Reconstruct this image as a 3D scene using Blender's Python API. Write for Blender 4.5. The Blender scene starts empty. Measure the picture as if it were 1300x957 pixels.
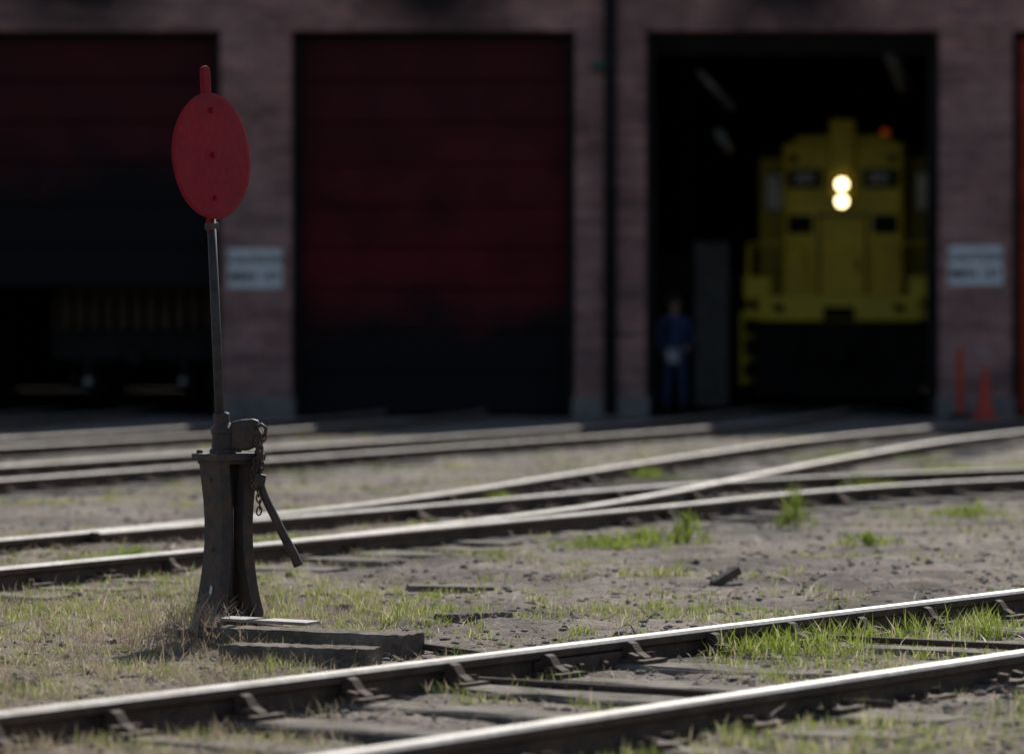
import bpy, bmesh, math, random
import numpy as np
from mathutils import Vector, Matrix
random.seed(7); rng=np.random.default_rng(11)
S=bpy.context.scene
S.view_settings.view_transform='Standard'; S.view_settings.look='None'; S.view_settings.exposure=0
R=math.radians
# ---------------------------------------------------------------- light
SUN_EL=38; SUN_AZ=14
w=bpy.data.worlds.new("World"); S.world=w; w.use_nodes=True
nt=w.node_tree; bg=nt.nodes["Background"]
sky=nt.nodes.new("ShaderNodeTexSky"); sky.sky_type='NISHITA'; sky.sun_disc=False
sky.sun_elevation=R(SUN_EL); sky.sun_rotation=R(SUN_AZ)
nt.links.new(sky.outputs[0],bg.inputs[0]); bg.inputs[1].default_value=0.078
sd=bpy.data.lights.new("sun",'SUN'); sd.energy=5; sd.angle=R(0.5); sd.color=(1,.95,.87)
so=bpy.data.objects.new("sun",sd); S.collection.objects.link(so)
d=Vector((math.sin(R(SUN_AZ))*math.cos(R(SUN_EL)),math.cos(R(SUN_AZ))*math.cos(R(SUN_EL)),math.sin(R(SUN_EL))))
so.rotation_euler=d.to_track_quat('Z','Y').to_euler(); so.location=(10,40,40)
# ---------------------------------------------------------------- materials
def new_mat(name):
    m=bpy.data.materials.new(name); m.use_nodes=True
    return m,m.node_tree,m.node_tree.nodes["Principled BSDF"]
def N(t,ty,**k):
    n=t.nodes.new(ty)
    for a,b in k.items(): setattr(n,a,b)
    return n
def ramp(t,fac,stops):
    r=N(t,"ShaderNodeValToRGB"); t.links.new(fac,r.inputs[0])
    e=r.color_ramp.elements
    while len(e)<len(stops): e.new(.5)
    for i,(p,c) in enumerate(stops):
        e[i].position=p; e[i].color=(c[0],c[1],c[2],1) if hasattr(c,'__len__') else (c,c,c,1)
    return r.outputs[0]
def noise(t,scale,detail=5,rough=.6,co=None):
    n=N(t,"ShaderNodeTexNoise"); n.inputs["Scale"].default_value=scale; n.inputs["Detail"].default_value=detail
    n.inputs["Roughness"].default_value=rough
    if co is None:
        g=N(t,"ShaderNodeNewGeometry"); co=g.outputs["Position"]
    t.links.new(co,n.inputs["Vector"]); return n.outputs["Fac"]
def mixc(t,f,a,b,mode='MIX'):
    m=N(t,"ShaderNodeMix",data_type='RGBA',blend_type=mode)
    for v,s in ((f,0),(a,6),(b,7)):
        if hasattr(v,'is_linked'): t.links.new(v,m.inputs[s])
        elif s==0: m.inputs[0].default_value=v
        else: m.inputs[s].default_value=(v[0],v[1],v[2],1)
    return m.outputs[2]
def bump(t,b,h,strength=.5,dist=.01):
    n=N(t,"ShaderNodeBump"); n.inputs["Strength"].default_value=strength; n.inputs["Distance"].default_value=dist
    t.links.new(h,n.inputs["Height"]); t.links.new(n.outputs[0],b.inputs["Normal"])
def worn(name,c1,c2,scale=8,lo=.4,hi=.65,rough=.7,metal=0,bs=.4,bd=.004,bscale=60,spec=.5):
    m,t,b=new_mat(name)
    f=ramp(t,noise(t,scale,7,.65),[(lo,0),(hi,1)])
    col=mixc(t,f,c1,c2)
    fine=ramp(t,noise(t,scale*7,4,.7),[(.3,.7),(.7,1.15)])
    col=mixc(t,1.0,col,fine,'MULTIPLY')
    t.links.new(col,b.inputs["Base Color"]); b.inputs["Roughness"].default_value=rough; b.inputs["Metallic"].default_value=metal
    b.inputs["Specular IOR Level"].default_value=spec
    bump(t,b,noise(t,bscale,5,.7),bs,bd); return m
M_iron=worn("dark_iron",(.05,.046,.047),(.13,.072,.048),14,.42,.68,.58,.1,.6,.003,90,.45)
M_mast=worn("mast_iron",(.075,.07,.067),(.045,.032,.028),20,.4,.65,.6,.1,.3,.002,120,.35)
M_rust=worn("rail_rust",(.075,.052,.042),(.15,.10,.075),10,.35,.7,.85,0,.5,.004,80,.3)
M_railtop=worn("rail_steel",(.50,.48,.455),(.30,.26,.23),3,.42,.72,.5,.5,.3,.001,90)
M_red=worn("red_paint",(.36,.007,.024),(.25,.008,.018),6,.38,.72,.55,0,.35,.0015,140,.18)
M_tie=worn("weathered_timber",(.30,.27,.235),(.11,.09,.075),5,.35,.65,.9,0,.8,.01,40,.2)
M_timber=worn("dark_timber",(.13,.105,.085),(.28,.24,.195),7,.4,.7,.9,0,.8,.008,50,.2)
M_yel=worn("yellow_paint",(.98,.74,.02),(.75,.58,.03),2,.4,.75,.5,0,.1,.002,20)
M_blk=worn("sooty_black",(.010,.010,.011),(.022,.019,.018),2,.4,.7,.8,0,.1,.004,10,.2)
M_glass,_t,_b=new_mat("dark_glass"); _b.inputs["Base Color"].default_value=(.01,.012,.015,1); _b.inputs["Roughness"].default_value=.1
M_white=worn("white_sign_paint",(.80,.82,.84),(.62,.64,.66),4,.5,.8,.6,0,.1,.001,50)
M_wpaint=worn("white_dab",(.7,.7,.68),(.5,.5,.48),30,.5,.7,.7)
M_orange=worn("orange_plastic",(.60,.055,.02),(.45,.045,.02),6,.5,.8,.5,0,.1,.001,30)
M_denim=worn("blue_overalls",(.03,.055,.14),(.02,.03,.08),9,.4,.7,.9,0,.3,.004,60)
M_skin=worn("skin",(.45,.26,.19),(.4,.22,.16),12,.4,.7,.6,0,.1,.001,90)
M_dark=worn("dark_cloth",(.02,.02,.025),(.03,.03,.03),9,.4,.7,.9)
M_plinth=worn("concrete_plinth",(.24,.22,.21),(.13,.12,.11),3,.4,.7,.9)
M_brown=worn("brown_boards",(.085,.05,.03),(.04,.025,.016),3,.4,.7,.9)
M_stone=worn("gravel_stone",(.29,.265,.245),(.14,.12,.11),6,.35,.65,.9,0,.5,.003,120,.2)
def emis(name,c,s):
    m,t,b=new_mat(name); b.inputs["Base Color"].default_value=(*c,1)
    b.inputs["Emission Color"].default_value=(*c,1); b.inputs["Emission Strength"].default_value=s; return m
M_lamp=emis("headlight_glow",(1,.76,.38),8)
M_beac=emis("beacon_amber",(.9,.12,.03),.12)
# brick
def brick_mat():
    m,t,b=new_mat("old_brick")
    g=N(t,"ShaderNodeNewGeometry"); sp=N(t,"ShaderNodeSeparateXYZ"); t.links.new(g.outputs["Position"],sp.inputs[0])
    ad=N(t,"ShaderNodeMath",operation='ADD'); t.links.new(sp.outputs[0],ad.inputs[0]); t.links.new(sp.outputs[1],ad.inputs[1])
    cb=N(t,"ShaderNodeCombineXYZ"); t.links.new(ad.outputs[0],cb.inputs[0]); t.links.new(sp.outputs[2],cb.inputs[1])
    br=N(t,"ShaderNodeTexBrick"); t.links.new(cb.outputs[0],br.inputs["Vector"])
    br.inputs["Scale"].default_value=1; br.inputs["Brick Width"].default_value=.22; br.inputs["Row Height"].default_value=.075
    br.inputs["Mortar Size"].default_value=.010; br.inputs["Color1"].default_value=(.42,.165,.13,1); br.inputs["Color2"].default_value=(.23,.105,.095,1)
    br.inputs["Mortar"].default_value=(.42,.34,.33,1)
    f=ramp(t,noise(t,1.3,6,.65),[(.35,.6),(.7,1.2)])
    col=mixc(t,1.0,br.outputs[0],f,'MULTIPLY')
    # individual darker and paler courses
    row=N(t,"ShaderNodeVectorMath",operation='MULTIPLY'); t.links.new(g.outputs["Position"],row.inputs[0]); row.inputs[1].default_value=(.7,.7,7)
    rf=ramp(t,noise(t,1.0,3,.7,row.outputs[0]),[(.35,.72),(.65,1.25)]); col=mixc(t,1.0,col,rf,'MULTIPLY')
    big=ramp(t,noise(t,.5,3),[(.5,0),(.75,.3)]); col=mixc(t,big,col,(.27,.20,.20))
    for cx in (-1.0,-6.1,3.9):
        vd=N(t,"ShaderNodeVectorMath",operation='DISTANCE'); t.links.new(g.outputs["Position"],vd.inputs[0]); vd.inputs[1].default_value=(cx,54.6,6.45)
        nn=N(t,"ShaderNodeMath",operation='MULTIPLY_ADD'); t.links.new(noise(t,2.0,4),nn.inputs[0]); nn.inputs[1].default_value=.7; t.links.new(vd.outputs["Value"],nn.inputs[2])
        mr=N(t,"ShaderNodeMapRange"); mr.inputs[1].default_value=.9; mr.inputs[2].default_value=1.8; mr.inputs[3].default_value=.94; mr.inputs[4].default_value=0
        t.links.new(nn.outputs[0],mr.inputs[0])
        col=mixc(t,mr.outputs[0],col,(.015,.014,.015))
    t.links.new(col,b.inputs["Base Color"]); b.inputs["Roughness"].default_value=.9; b.inputs["Specular IOR Level"].default_value=.2
    bump(t,b,br.outputs["Fac"],-.4,.01); return m
M_brick=brick_mat()
def door_mat(name,zlo,zhi,red=(.115,.013,.017),topdark=True):
    m,t,b=new_mat(name)
    g=N(t,"ShaderNodeNewGeometry"); sp=N(t,"ShaderNodeSeparateXYZ"); t.links.new(g.outputs["Position"],sp.inputs[0])
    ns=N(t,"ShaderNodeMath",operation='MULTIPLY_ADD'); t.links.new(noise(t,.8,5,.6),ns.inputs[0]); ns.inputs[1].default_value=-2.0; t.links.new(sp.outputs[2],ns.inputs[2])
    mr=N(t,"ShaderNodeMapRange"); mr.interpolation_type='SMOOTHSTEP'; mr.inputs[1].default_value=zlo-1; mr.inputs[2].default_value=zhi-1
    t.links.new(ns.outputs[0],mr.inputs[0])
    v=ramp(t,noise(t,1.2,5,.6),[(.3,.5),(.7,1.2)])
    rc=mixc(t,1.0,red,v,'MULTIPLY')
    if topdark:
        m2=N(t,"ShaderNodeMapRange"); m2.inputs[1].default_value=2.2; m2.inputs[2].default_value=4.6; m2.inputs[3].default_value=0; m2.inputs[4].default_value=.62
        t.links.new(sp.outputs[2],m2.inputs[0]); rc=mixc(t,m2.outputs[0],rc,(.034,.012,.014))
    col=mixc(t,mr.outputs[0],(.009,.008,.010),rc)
    t.links.new(col,b.inputs["Base Color"]); b.inputs["Roughness"].default_value=.8; b.inputs["Specular IOR Level"].default_value=.15
    bump(t,b,noise(t,15,4),.2,.01); return m
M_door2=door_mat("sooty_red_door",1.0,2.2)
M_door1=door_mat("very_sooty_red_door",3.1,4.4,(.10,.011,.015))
M_door4=door_mat("red_orange_door",-3,-2,(.42,.05,.03),False)
# grass
def grass_mat(name,tr):
    m,t,b=new_mat(name)
    a=N(t,"ShaderNodeAttribute",attribute_name="Col")
    t.links.new(a.outputs["Color"],b.inputs["Base Color"]); b.inputs["Roughness"].default_value=.6; b.inputs["Specular IOR Level"].default_value=.3
    ts=N(t,"ShaderNodeBsdfTranslucent"); t.links.new(a.outputs["Color"],ts.inputs["Color"])
    mx=N(t,"ShaderNodeMixShader"); mx.inputs[0].default_value=tr
    t.links.new(b.outputs[0],mx.inputs[1]); t.links.new(ts.outputs[0],mx.inputs[2])
    t.links.new(mx.outputs[0],t.nodes["Material Output"].inputs[0]); return m
M_grass=grass_mat("grass_blade",.55); M_dry=grass_mat("dry_stalk",.35)
# ground
def ground_mat():
    m,t,b=new_mat("dirt_and_cinders")
    n1=noise(t,.9,6,.65); n2=noise(t,9,7,.7); n3=noise(t,70,4,.7)
    c=ramp(t,n1,[(.32,(.075,.065,.062)),(.45,(.20,.17,.155)),(.58,(.33,.28,.245)),(.8,(.23,.205,.19))])
    c2=ramp(t,n2,[(.3,(.35,.33,.32)),(.52,(1,1,1)),(.75,(1.4,1.36,1.3))])
    c=mixc(t,1.0,c,c2,'MULTIPLY')
    c3=ramp(t,n3,[(.3,(.55,.55,.55)),(.65,(1.25,1.25,1.25))]); c=mixc(t,1.0,c,c3,'MULTIPLY')
    g=ramp(t,noise(t,2.2,5,.6),[(.52,0),(.68,.45)]); c=mixc(t,g,c,(.13,.145,.06))
    t.links.new(c,b.inputs["Base Color"]); b.inputs["Roughness"].default_value=.95; b.inputs["Specular IOR Level"].default_value=.2
    ad=N(t,"ShaderNodeMath",operation='ADD'); t.links.new(n2,ad.inputs[0]); t.links.new(n3,ad.inputs[1])
    bump(t,b,ad.outputs[0],.75,.022); return m
M_ground=ground_mat()
# ---------------------------------------------------------------- mesh helpers
def empty(name,loc=(0,0,0),rz=0,parent=None):
    o=bpy.data.objects.new(name,None); S.collection.objects.link(o); o.location=loc; o.rotation_euler=(0,0,rz); o.empty_display_size=.2
    if parent: o.parent=parent
    return o
def mobj(name,v,f,mats,parent=None,smooth=False,midx=None):
    me=bpy.data.meshes.new(name); me.from_pydata([tuple(x) for x in v] if not isinstance(v,np.ndarray) else v.tolist(),[],f if isinstance(f,list) else f.tolist())
    if not isinstance(mats,(list,tuple)): mats=[mats]
    for m in mats: me.materials.append(m)
    if midx is not None: me.polygons.foreach_set("material_index",midx)
    if smooth: me.polygons.foreach_set("use_smooth",[True]*len(me.polygons))
    me.update(); o=bpy.data.objects.new(name,me); S.collection.objects.link(o)
    if parent: o.parent=parent
    return o
def box(name,c,s,mat,parent=None,bev=0,rot=None,seg=2):
    bm=bmesh.new(); bmesh.ops.create_cube(bm,size=1)
    bmesh.ops.scale(bm,vec=s,verts=bm.verts)
    if bev: bmesh.ops.bevel(bm,geom=bm.edges[:],offset=bev,segments=seg,affect='EDGES',profile=.6)
    me=bpy.data.meshes.new(name); bm.to_mesh(me); bm.free(); me.materials.append(mat)
    o=bpy.data.objects.new(name,me); S.collection.objects.link(o); o.location=c
    if rot: o.rotation_euler=rot
    if parent: o.parent=parent
    return o
def tube(name,path,r,mat,parent=None,n=10,closed=False,sx=1.0):
    P=[Vector(p) for p in path]; L=len(P); rr=r if isinstance(r,(list,tuple)) else [r]*L
    v=[];f=[]; up=None
    for i,p in enumerate(P):
        a=P[(i-1)%L] if (closed or i>0) else p; b=P[(i+1)%L] if (closed or i<L-1) else p
        t=(b-a).normalized()
        if up is None: up=Vector((0,0,1)) if abs(t.z)<.9 else Vector((0,1,0))
        s=t.cross(up).normalized(); u=s.cross(t).normalized(); up=u
        for k in range(n):
            an=2*math.pi*k/n; v.append(p+(s*math.cos(an)*sx+u*math.sin(an))*rr[i])
    for i in range(L if closed else L-1):
        for k in range(n):
            a=i*n+k;b=i*n+(k+1)%n;c=((i+1)%L)*n+(k+1)%n;d_=((i+1)%L)*n+k; f.append((a,b,c,d_))
    if not closed: f.append(tuple(range(n-1,-1,-1))); f.append(tuple((L-1)*n+k for k in range(n)))
    o=mobj(name,v,f,mat,parent,True)
    for p in o.data.polygons:
        if len(p.vertices)>4: p.use_smooth=False
    return o
def lathe(name,prof,mat,parent=None,n=24,loc=(0,0,0)):
    v=[];f=[]
    for r,z in prof:
        for k in range(n): a=2*math.pi*k/n; v.append((r*math.cos(a),r*math.sin(a),z))
    for i in range(len(prof)-1):
        for k in range(n): f.append((i*n+k,i*n+(k+1)%n,(i+1)*n+(k+1)%n,(i+1)*n+k))
    f.append(tuple(range(n-1,-1,-1))); f.append(tuple((len(prof)-1)*n+k for k in range(n)))
    o=mobj(name,v,f,mat,parent); o.location=loc; return o
# ---------------------------------------------------------------- ground height
TAB=rng.random((8,128,128))
def vn(x,y,fr,k):
    x=np.asarray(x)*fr+37.3; y=np.asarray(y)*fr+11.7
    xi=np.floor(x).astype(int); yi=np.floor(y).astype(int); fx=x-xi; fy=y-yi; fx=fx*fx*(3-2*fx); fy=fy*fy*(3-2*fy)
    T=TAB[k]; a=T[xi%128,yi%128];b=T[(xi+1)%128,yi%128];c=T[xi%128,(yi+1)%128];e=T[(xi+1)%128,(yi+1)%128]
    return (a*(1-fx)+b*fx)*(1-fy)+(c*(1-fx)+e*fx)*fy
def gh(x,y):
    x=np.asarray(x,float); y=np.asarray(y,float)
    h=(vn(x,y,.5,0)-.5)*.05+(vn(x,y,1.7,1)-.5)*.035+(vn(x,y,6,2)-.5)*.024+(vn(x,y,17,3)-.5)*.014
    near=np.clip((30-y)/10,.35,1); fl=np.clip((52.5-y)/3,0,1)
    return h*near*fl-.010
def axis(segs):
    o=[]
    for a,b,s in segs: o+=list(np.arange(a,b,s))
    o.append(segs[-1][1]); return np.array(o)
gx=axis([(-600,-60,60),(-60,-12,3),(-12,-4.5,.3),(-4.5,4.5,.035),(4.5,12,.3),(12,60,3),(60,600,60)])
gy=axis([(-300,-20,40),(-20,8,2),(8,10,.3),(10,19,.035),(19,30,.09),(30,55,.25),(55,90,2),(90,900,60)])
X,Y=np.meshgrid(gx,gy); Z=gh(X,Y)
V=np.stack([X.ravel(),Y.ravel(),Z.ravel()],1); nx=len(gx); ny=len(gy)
i=np.arange(ny-1)[:,None]*nx+np.arange(nx-1)[None,:]; i=i.ravel()
F=np.stack([i,i+1,i+nx+1,i+nx],1)
mobj("ground",V,F,M_ground,None,True)
# ---------------------------------------------------------------- rails
def catmull(P,step=.25):
    P=[np.array(p,float) for p in P]; P=[2*P[0]-P[1]]+P+[2*P[-1]-P[-2]]; out=[]
    for i in range(1,len(P)-2):
        n=max(2,int(np.linalg.norm(P[i+1]-P[i])/step))
        for k in range(n):
            t=k/n; out.append(.5*((2*P[i])+(P[i+1]-P[i-1])*t+(2*P[i-1]-5*P[i]+4*P[i+1]-P[i+2])*t*t+(3*P[i]-P[i-1]-3*P[i+1]+P[i+2])*t**3))
    out.append(P[-2]); return np.array(out)
def tang(C):
    T=np.gradient(C,axis=0); return T/np.linalg.norm(T,axis=1)[:,None]
def offs(C,dd):  # positive = to the right of travel
    T=tang(C); return C+np.stack([T[:,1],-T[:,0]],1)*dd
PROF=[(-.07,0),(.07,0),(.07,.012),(.014,.03),(.010,.105),(.034,.116),(.036,.140),(.027,.15),(-.027,.15),(-.036,.140),(-.034,.116),(-.010,.105),(-.014,.03),(-.07,.012)]
RB=-.05
def rail(name,C,parent,dz=0):
    T=tang(C); n=len(PROF); v=[];f=[];mi=[]
    for i,(c,t) in enumerate(zip(C,T)):
        s=(t[1],-t[0])
        for px,pz in PROF: v.append((c[0]+s[0]*px,c[1]+s[1]*px,pz+RB+dz))
    for i in range(len(C)-1):
        for k in range(n):
            a=i*n+k;b=i*n+(k+1)%n; f.append((a,a+n,b+n,b)); mi.append(1 if k in (6,7,8) else 0)
    f.append(tuple(range(n))); mi.append(0); L=(len(C)-1)*n; f.append(tuple(L+k for k in range(n-1,-1,-1))); mi.append(0)
    return mobj(name,v,f,[M_rust,M_railtop],parent,False,mi)
def ties(C,parent,length=2.5,step=.56,top=.012,plates=None,skip=0):
    T=tang(C); s=np.r_[0,np.cumsum(np.linalg.norm(np.diff(C,axis=0),axis=1))]
    vv=[];ff=[];pts=[]
    q=skip
    while q<s[-1]:
        x=np.interp(q,s,C[:,0]);y=np.interp(q,s,C[:,1]);tx=np.interp(q,s,T[:,0]);ty=np.interp(q,s,T[:,1])
        tt=Vector((tx,ty,0)).normalized(); a=Matrix.Rotation(random.uniform(-.03,.03),3,'Z'); tt=a@tt
        ss=Vector((tt.y,-tt.x,0)); L=length/2+random.uniform(-.06,.06); W=.105+random.uniform(-.01,.01); top_=top+random.uniform(-.012,.008)
        sh=random.uniform(-.05,.05); K=14; base=len(vv)
        for j in range(K+1):
            l=-L+2*L*j/K+sh; wv=W+random.uniform(-.010,.008)
            for (u,z) in ((-wv,-.15),(-wv,top_-.012),(-wv+.014,top_+random.uniform(-.006,.003)),(wv-.014,top_+random.uniform(-.006,.003)),(wv,top_-.012),(wv,-.15)):
                p=Vector((x,y,0))+ss*l+tt*u; vv.append((p.x,p.y,z))
        for j in range(K):
            for k in range(5): b0=base+j*6+k; ff.append((b0,b0+6,b0+7,b0+1))
        ff.append(tuple(base+k for k in range(6))); ff.append(tuple(base+K*6+k for k in range(5,-1,-1)))
        pts.append((x,y,tt,top_)); q+=step+random.uniform(-.05,.05)
    mobj("ties",vv,ff,M_tie,parent)
    return pts
def plates(pts,offsets,parent,brace=None,name="tie_plates"):
    bm=bmesh.new()
    for ti,(x,y,tt,tp) in enumerate(pts):
        ss=Vector((tt.y,-tt.x,0))
        for oi,o in enumerate(offsets):
            c=Vector((x,y,max(tp,0)+.006))+ss*o
            M=Matrix.Translation(c)@Matrix(((ss.x,tt.x,0,0),(ss.y,tt.y,0,0),(0,0,1,0),(0,0,0,1)))
            bmesh.ops.create_cube(bm,size=1,matrix=M@Matrix.Diagonal((.30,.16,.014,1)))
            for sx in (-.095,.095):
                for sy in (-.05,.05):
                    bmesh.ops.create_cube(bm,size=1,matrix=M@Matrix.Translation((sx,sy+random.uniform(-.01,.01),.014))@Matrix.Rotation(random.uniform(-.3,.3),4,'Y')@Matrix.Diagonal((.034,.026,.026,1)))
            if brace and (ti*2+oi*3)%brace==0:
                for sg in (1,-1):
                    pr=[(.030,.058),(.048,.066),(.066,.060),(.088,.030),(.12,.014),(.13,.0),(.03,.0)]
                    vs=[]
                    for yy in (-.022,.022):
                        for (a,b) in pr: vs.append(bm.verts.new(M@Vector((sg*a,yy,b))))
                    k=len(pr)
                    bm.faces.new(vs[:k]); bm.faces.new(vs[k:][::-1])
                    for j in range(k): bm.faces.new((vs[j],vs[(j+1)%k],vs[k+(j+1)%k],vs[k+j]))
    bmesh.ops.recalc_face_normals(bm,faces=bm.faces)
    me=bpy.data.meshes.new(name); bm.to_mesh(me); bm.free(); me.materials.append(M_rust)
    o=bpy.data.objects.new(name,me); S.collection.objects.link(o); o.parent=parent
K=1.05; GA=1.42
ALLR=[]
# foreground track
A0=np.array([-.837,11.67]); dA=np.array([2.967,4.35]); dA/=np.linalg.norm(dA)
A=catmull([A0-dA*9,A0-dA*4,A0,A0+dA*5,A0+dA*12,A0+dA*30,A0+dA*60],.4)
t0=empty("railroad_track")
rail("rail_outer",A,t0); rail("rail_inner",offs(A,GA),t0); ALLR+=[A,offs(A,GA)]
C0=offs(A,GA/2); p0=ties(C0,t0,2.5,.56,.012)
near=[p for p in p0 if p[1]<19]
plates(near,[-GA/2,GA/2],t0,2)
def along(o,sx): return A0+dA*sx+np.array([dA[1],-dA[0]])*o
AZ=-math.atan2(dA[0],dA[1])
for k,(sx,o_) in enumerate(((1.9,.030),(1.9,-.030))):
    c=along(o_,sx); ob=box("joint_bar",(c[0],c[1],.022),(.034,.62,.072),M_rust,t0,.008,(0,0,AZ))
for j in range(4):
    c=along(.052,1.67+j*.15); box("joint_bolt",(c[0],c[1],.024),(.022,.028,.028),M_rust,t0,.005,(0,R(20*j),AZ))
for sx in (1.15,3.35):
    a=along(-.25,sx); b=along(GA+.2,sx+.02); tube("gauge_rod",[(a[0],a[1],.030),(b[0],b[1],.030)],.012,M_rust,t0,8)
# turnout behind
R1=catmull([(x*K,y*K) for x,y in [(-7.6,6.2),(-4.6,12.1),(-3.4,14.4),(-2.23,16.72),(-1.49,18.15),(-.13,20.8),(.94,22.9),(1.8,24.7),(2.7,26.2),(3.8,27.5),(5.3,28.9),(7.5,30.9),(10,33.5),(15,40),(20,47)]])
R2=catmull([(x*K,y*K) for x,y in [(-8.85,6.8),(-5.7,13),(-3.5,17.3),(-2.55,19.1),(-1.72,21.0),(-.94,23),(-.26,25.4),(.42,28.2),(1.62,33),(3.1,38.3),(4.9,43.4),(6.6,48),(8.05,52.1),(9.6,57),(13,68)]])
t1=empty("railroad_track"); t2=empty("railroad_track")
R3=offs(R2,GA); R3=R3[R3[:,1]>18.9*K]
Cc=offs(R1,-GA); Cc=Cc[Cc[:,1]>19.8*K]
rail("rail_right",R1,t1); rail("closure_rail",Cc,t1,-.004); rail("rail_left",R2,t2); rail("rail_right",R3,t2,-.002)
ALLR+=[R1,R2,R3,Cc]
c2=offs(R2,GA/2); p2=ties(c2,t2,2.7,.6,.008)
c1=offs(R1,-GA/2); c1=c1[c1[:,1]>23.5]; p1=ties(c1,t1,2.6,.6,.010)
plates([p for p in p1 if p[1]<33],[-GA/2,GA/2],t1,5); plates([p for p in p2 if p[1]<34],[-GA/2,GA/2],t2,7)
# track to open bay
t3=empty("railroad_track")
R4=catmull([(x*K,y*K) for x,y in [(-8.9,12.6),(-6.2,20),(-3.6,27.1),(-.93,34.3),(1.7,41.3),(2.95,45.2),(3.75,48.6),(4.45,52),(5.9,59.5),(8.2,71)]])
R4=R4[R4[:,1]>22]
rail("rail_right",R4,t3); rail("rail_left",offs(R4,-GA),t3); ALLR+=[R4,offs(R4,-GA)]
p3=ties(offs(R4,-GA/2),t3,2.5,.6,.004); plates([p for p in p3 if p[1]<44],[-GA/2,GA/2],t3,None)
t4=empty("railroad_track")
R5=catmull([(-10.3,22),(-7.4,31),(-4.9,37),(-3.1,42.2),(-1.5,48),(-.6,53),(-.4,55),(0.3,62),(1,70)])
rail("rail_right",R5,t4); rail("rail_left",offs(R5,-GA),t4); ALLR+=[R5,offs(R5,-GA)]
ties(offs(R5,-GA/2),t4,2.5,.6,.0)
t5=empty("railroad_track")
R6=catmull([(-11.5,30),(-8.8,38),(-6.9,45),(-5.8,52),(-5.46,55),(-5.2,62),(-5,70)])
rail("rail_right",R6,t5); rail("rail_left",offs(R6,-GA),t5); ALLR+=[R6]
ties(offs(R6,-GA/2),t5,2.5,.6,.0)
# ---------------------------------------------------------------- roundhouse
YF=54.7; H=7.9
rh=empty("roundhouse",(0,0,0))
piers=[(-14.4,-13.3),(-9.2,-8.2),(-4.15,-3.14),(.898,1.907),(6.09,7.12),(11.16,12.2),(16.2,17.4)]
for a,b in piers:
    box("pier",((a+b)/2,YF+.35,2.75),(b-a,.7,5.5),M_brick,rh)
    box("pier_plinth",((a+b)/2,YF+.33,.14),(b-a+.08,.78,.32),M_plinth,rh,.02)
box("upper_wall",(1.5,YF+.35,(5.5+H)/2),(31.8,.7,H-5.5),M_brick,rh)
box("parapet_coping",(1.5,YF+.35,H+.06),(32,.85,.12),M_plinth,rh,.02)
box("end_wall",(-14.2,YF+15,H/2),(.4,28.4,H-.1),M_brick,rh); box("end_wall",(17.2,YF+15,H/2),(.4,28.4,H-.1),M_brick,rh)
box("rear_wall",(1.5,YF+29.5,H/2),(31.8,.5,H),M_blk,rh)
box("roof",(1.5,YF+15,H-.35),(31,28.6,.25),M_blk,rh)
for x in (-9,-3.6,1.4,6.6,11.6):
    for yy in (62,70,78): box("column",(x+ (yy-55)*.12,yy,3.7),(.3,.3,7.4),M_blk,rh,.01)
for yy in range(58,84,4): box("roof_truss",(1.5,yy,6.9),(31,.25,.4),M_blk,rh)
for a in (0,1):
    box("steel_lintel",(1.5,YF+.62+.2*a,5.42-.1*a),(31,.1,.2),M_blk,rh)
bays=[(-13.3,-9.2),(-8.2,-4.15),(-3.14,.898),(1.907,6.09),(7.12,11.16),(12.2,16.2)]
for (a,b) in bays:
    for xx in (a+.06,b-.06): box("door_frame",(xx,YF+.42,2.7),(.12,.5,5.4),M_blk,rh,.01)
def sectional(a,b,z0,mat,yo=.45):
    hh=(5.4-z0)/max(1,round((5.4-z0)/.6)); z=z0
    while z<5.39:
        box("door_panel",((a+b)/2,YF+yo,z+hh/2),(b-a-.24,.06,hh-.012),mat,rh,.012)
        box("door_panel_rib",((a+b)/2,YF+yo-.035,z+.05),(b-a-.3,.03,.05),mat,rh,.008); z+=hh
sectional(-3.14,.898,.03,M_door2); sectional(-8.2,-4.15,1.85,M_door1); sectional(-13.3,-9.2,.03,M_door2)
sectional(7.12,11.16,.03,M_door4,.3); sectional(12.2,16.2,.03,M_door4,.3)
for z in (3.2,3.9):
    box("door_window",(9.1,YF+.255,z),(3.0,.02,.3),M_glass,rh,.005)
tube("downpipe",[(1.40,YF-.10,0.05),(1.40,YF-.10,7.7)],.095,M_blk,rh,12)
for z in (1.2,3.2,5.2,7): box("downpipe_clip",(1.40,YF-.06,z),(.24,.12,.05),M_blk,rh,.008)
box("wall_lamp",(1.22,YF-.12,5.0),(.2,.2,.12),worn("lamp_green",(.03,.12,.09),(.02,.07,.06)),rh,.03)
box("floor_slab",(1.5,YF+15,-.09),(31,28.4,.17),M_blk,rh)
M_cab=worn("grey_locker_paint",(.16,.15,.145),(.09,.08,.07),3)
for (x,y,z,sx,sy,sz,m) in [(3.15,61,1.35,.55,.6,2.7,M_cab),(2.75,66,1.3,1.0,.8,2.6,M_brown),(3.9,72,1.2,1.5,1,2.4,M_cab)]:
    cab=empty("storage_cabinet",(x,y,0))
    box("cabinet_body",(0,0,z),(sx,sy,sz-.1),m,cab,.03); box("door_left",(-sx/4,-sy/2-.012,z),(sx/2-.05,.02,sz-.3),m,cab,.006); box("door_right",(sx/4,-sy/2-.012,z),(sx/2-.05,.02,sz-.3),m,cab,.006)
M_streak=worn("light_streak_grey",(.30,.29,.28),(.16,.15,.14),5,.4,.7,.5,.3)  # pale tubes added to stand in for streaks of light through roof vents
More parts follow.
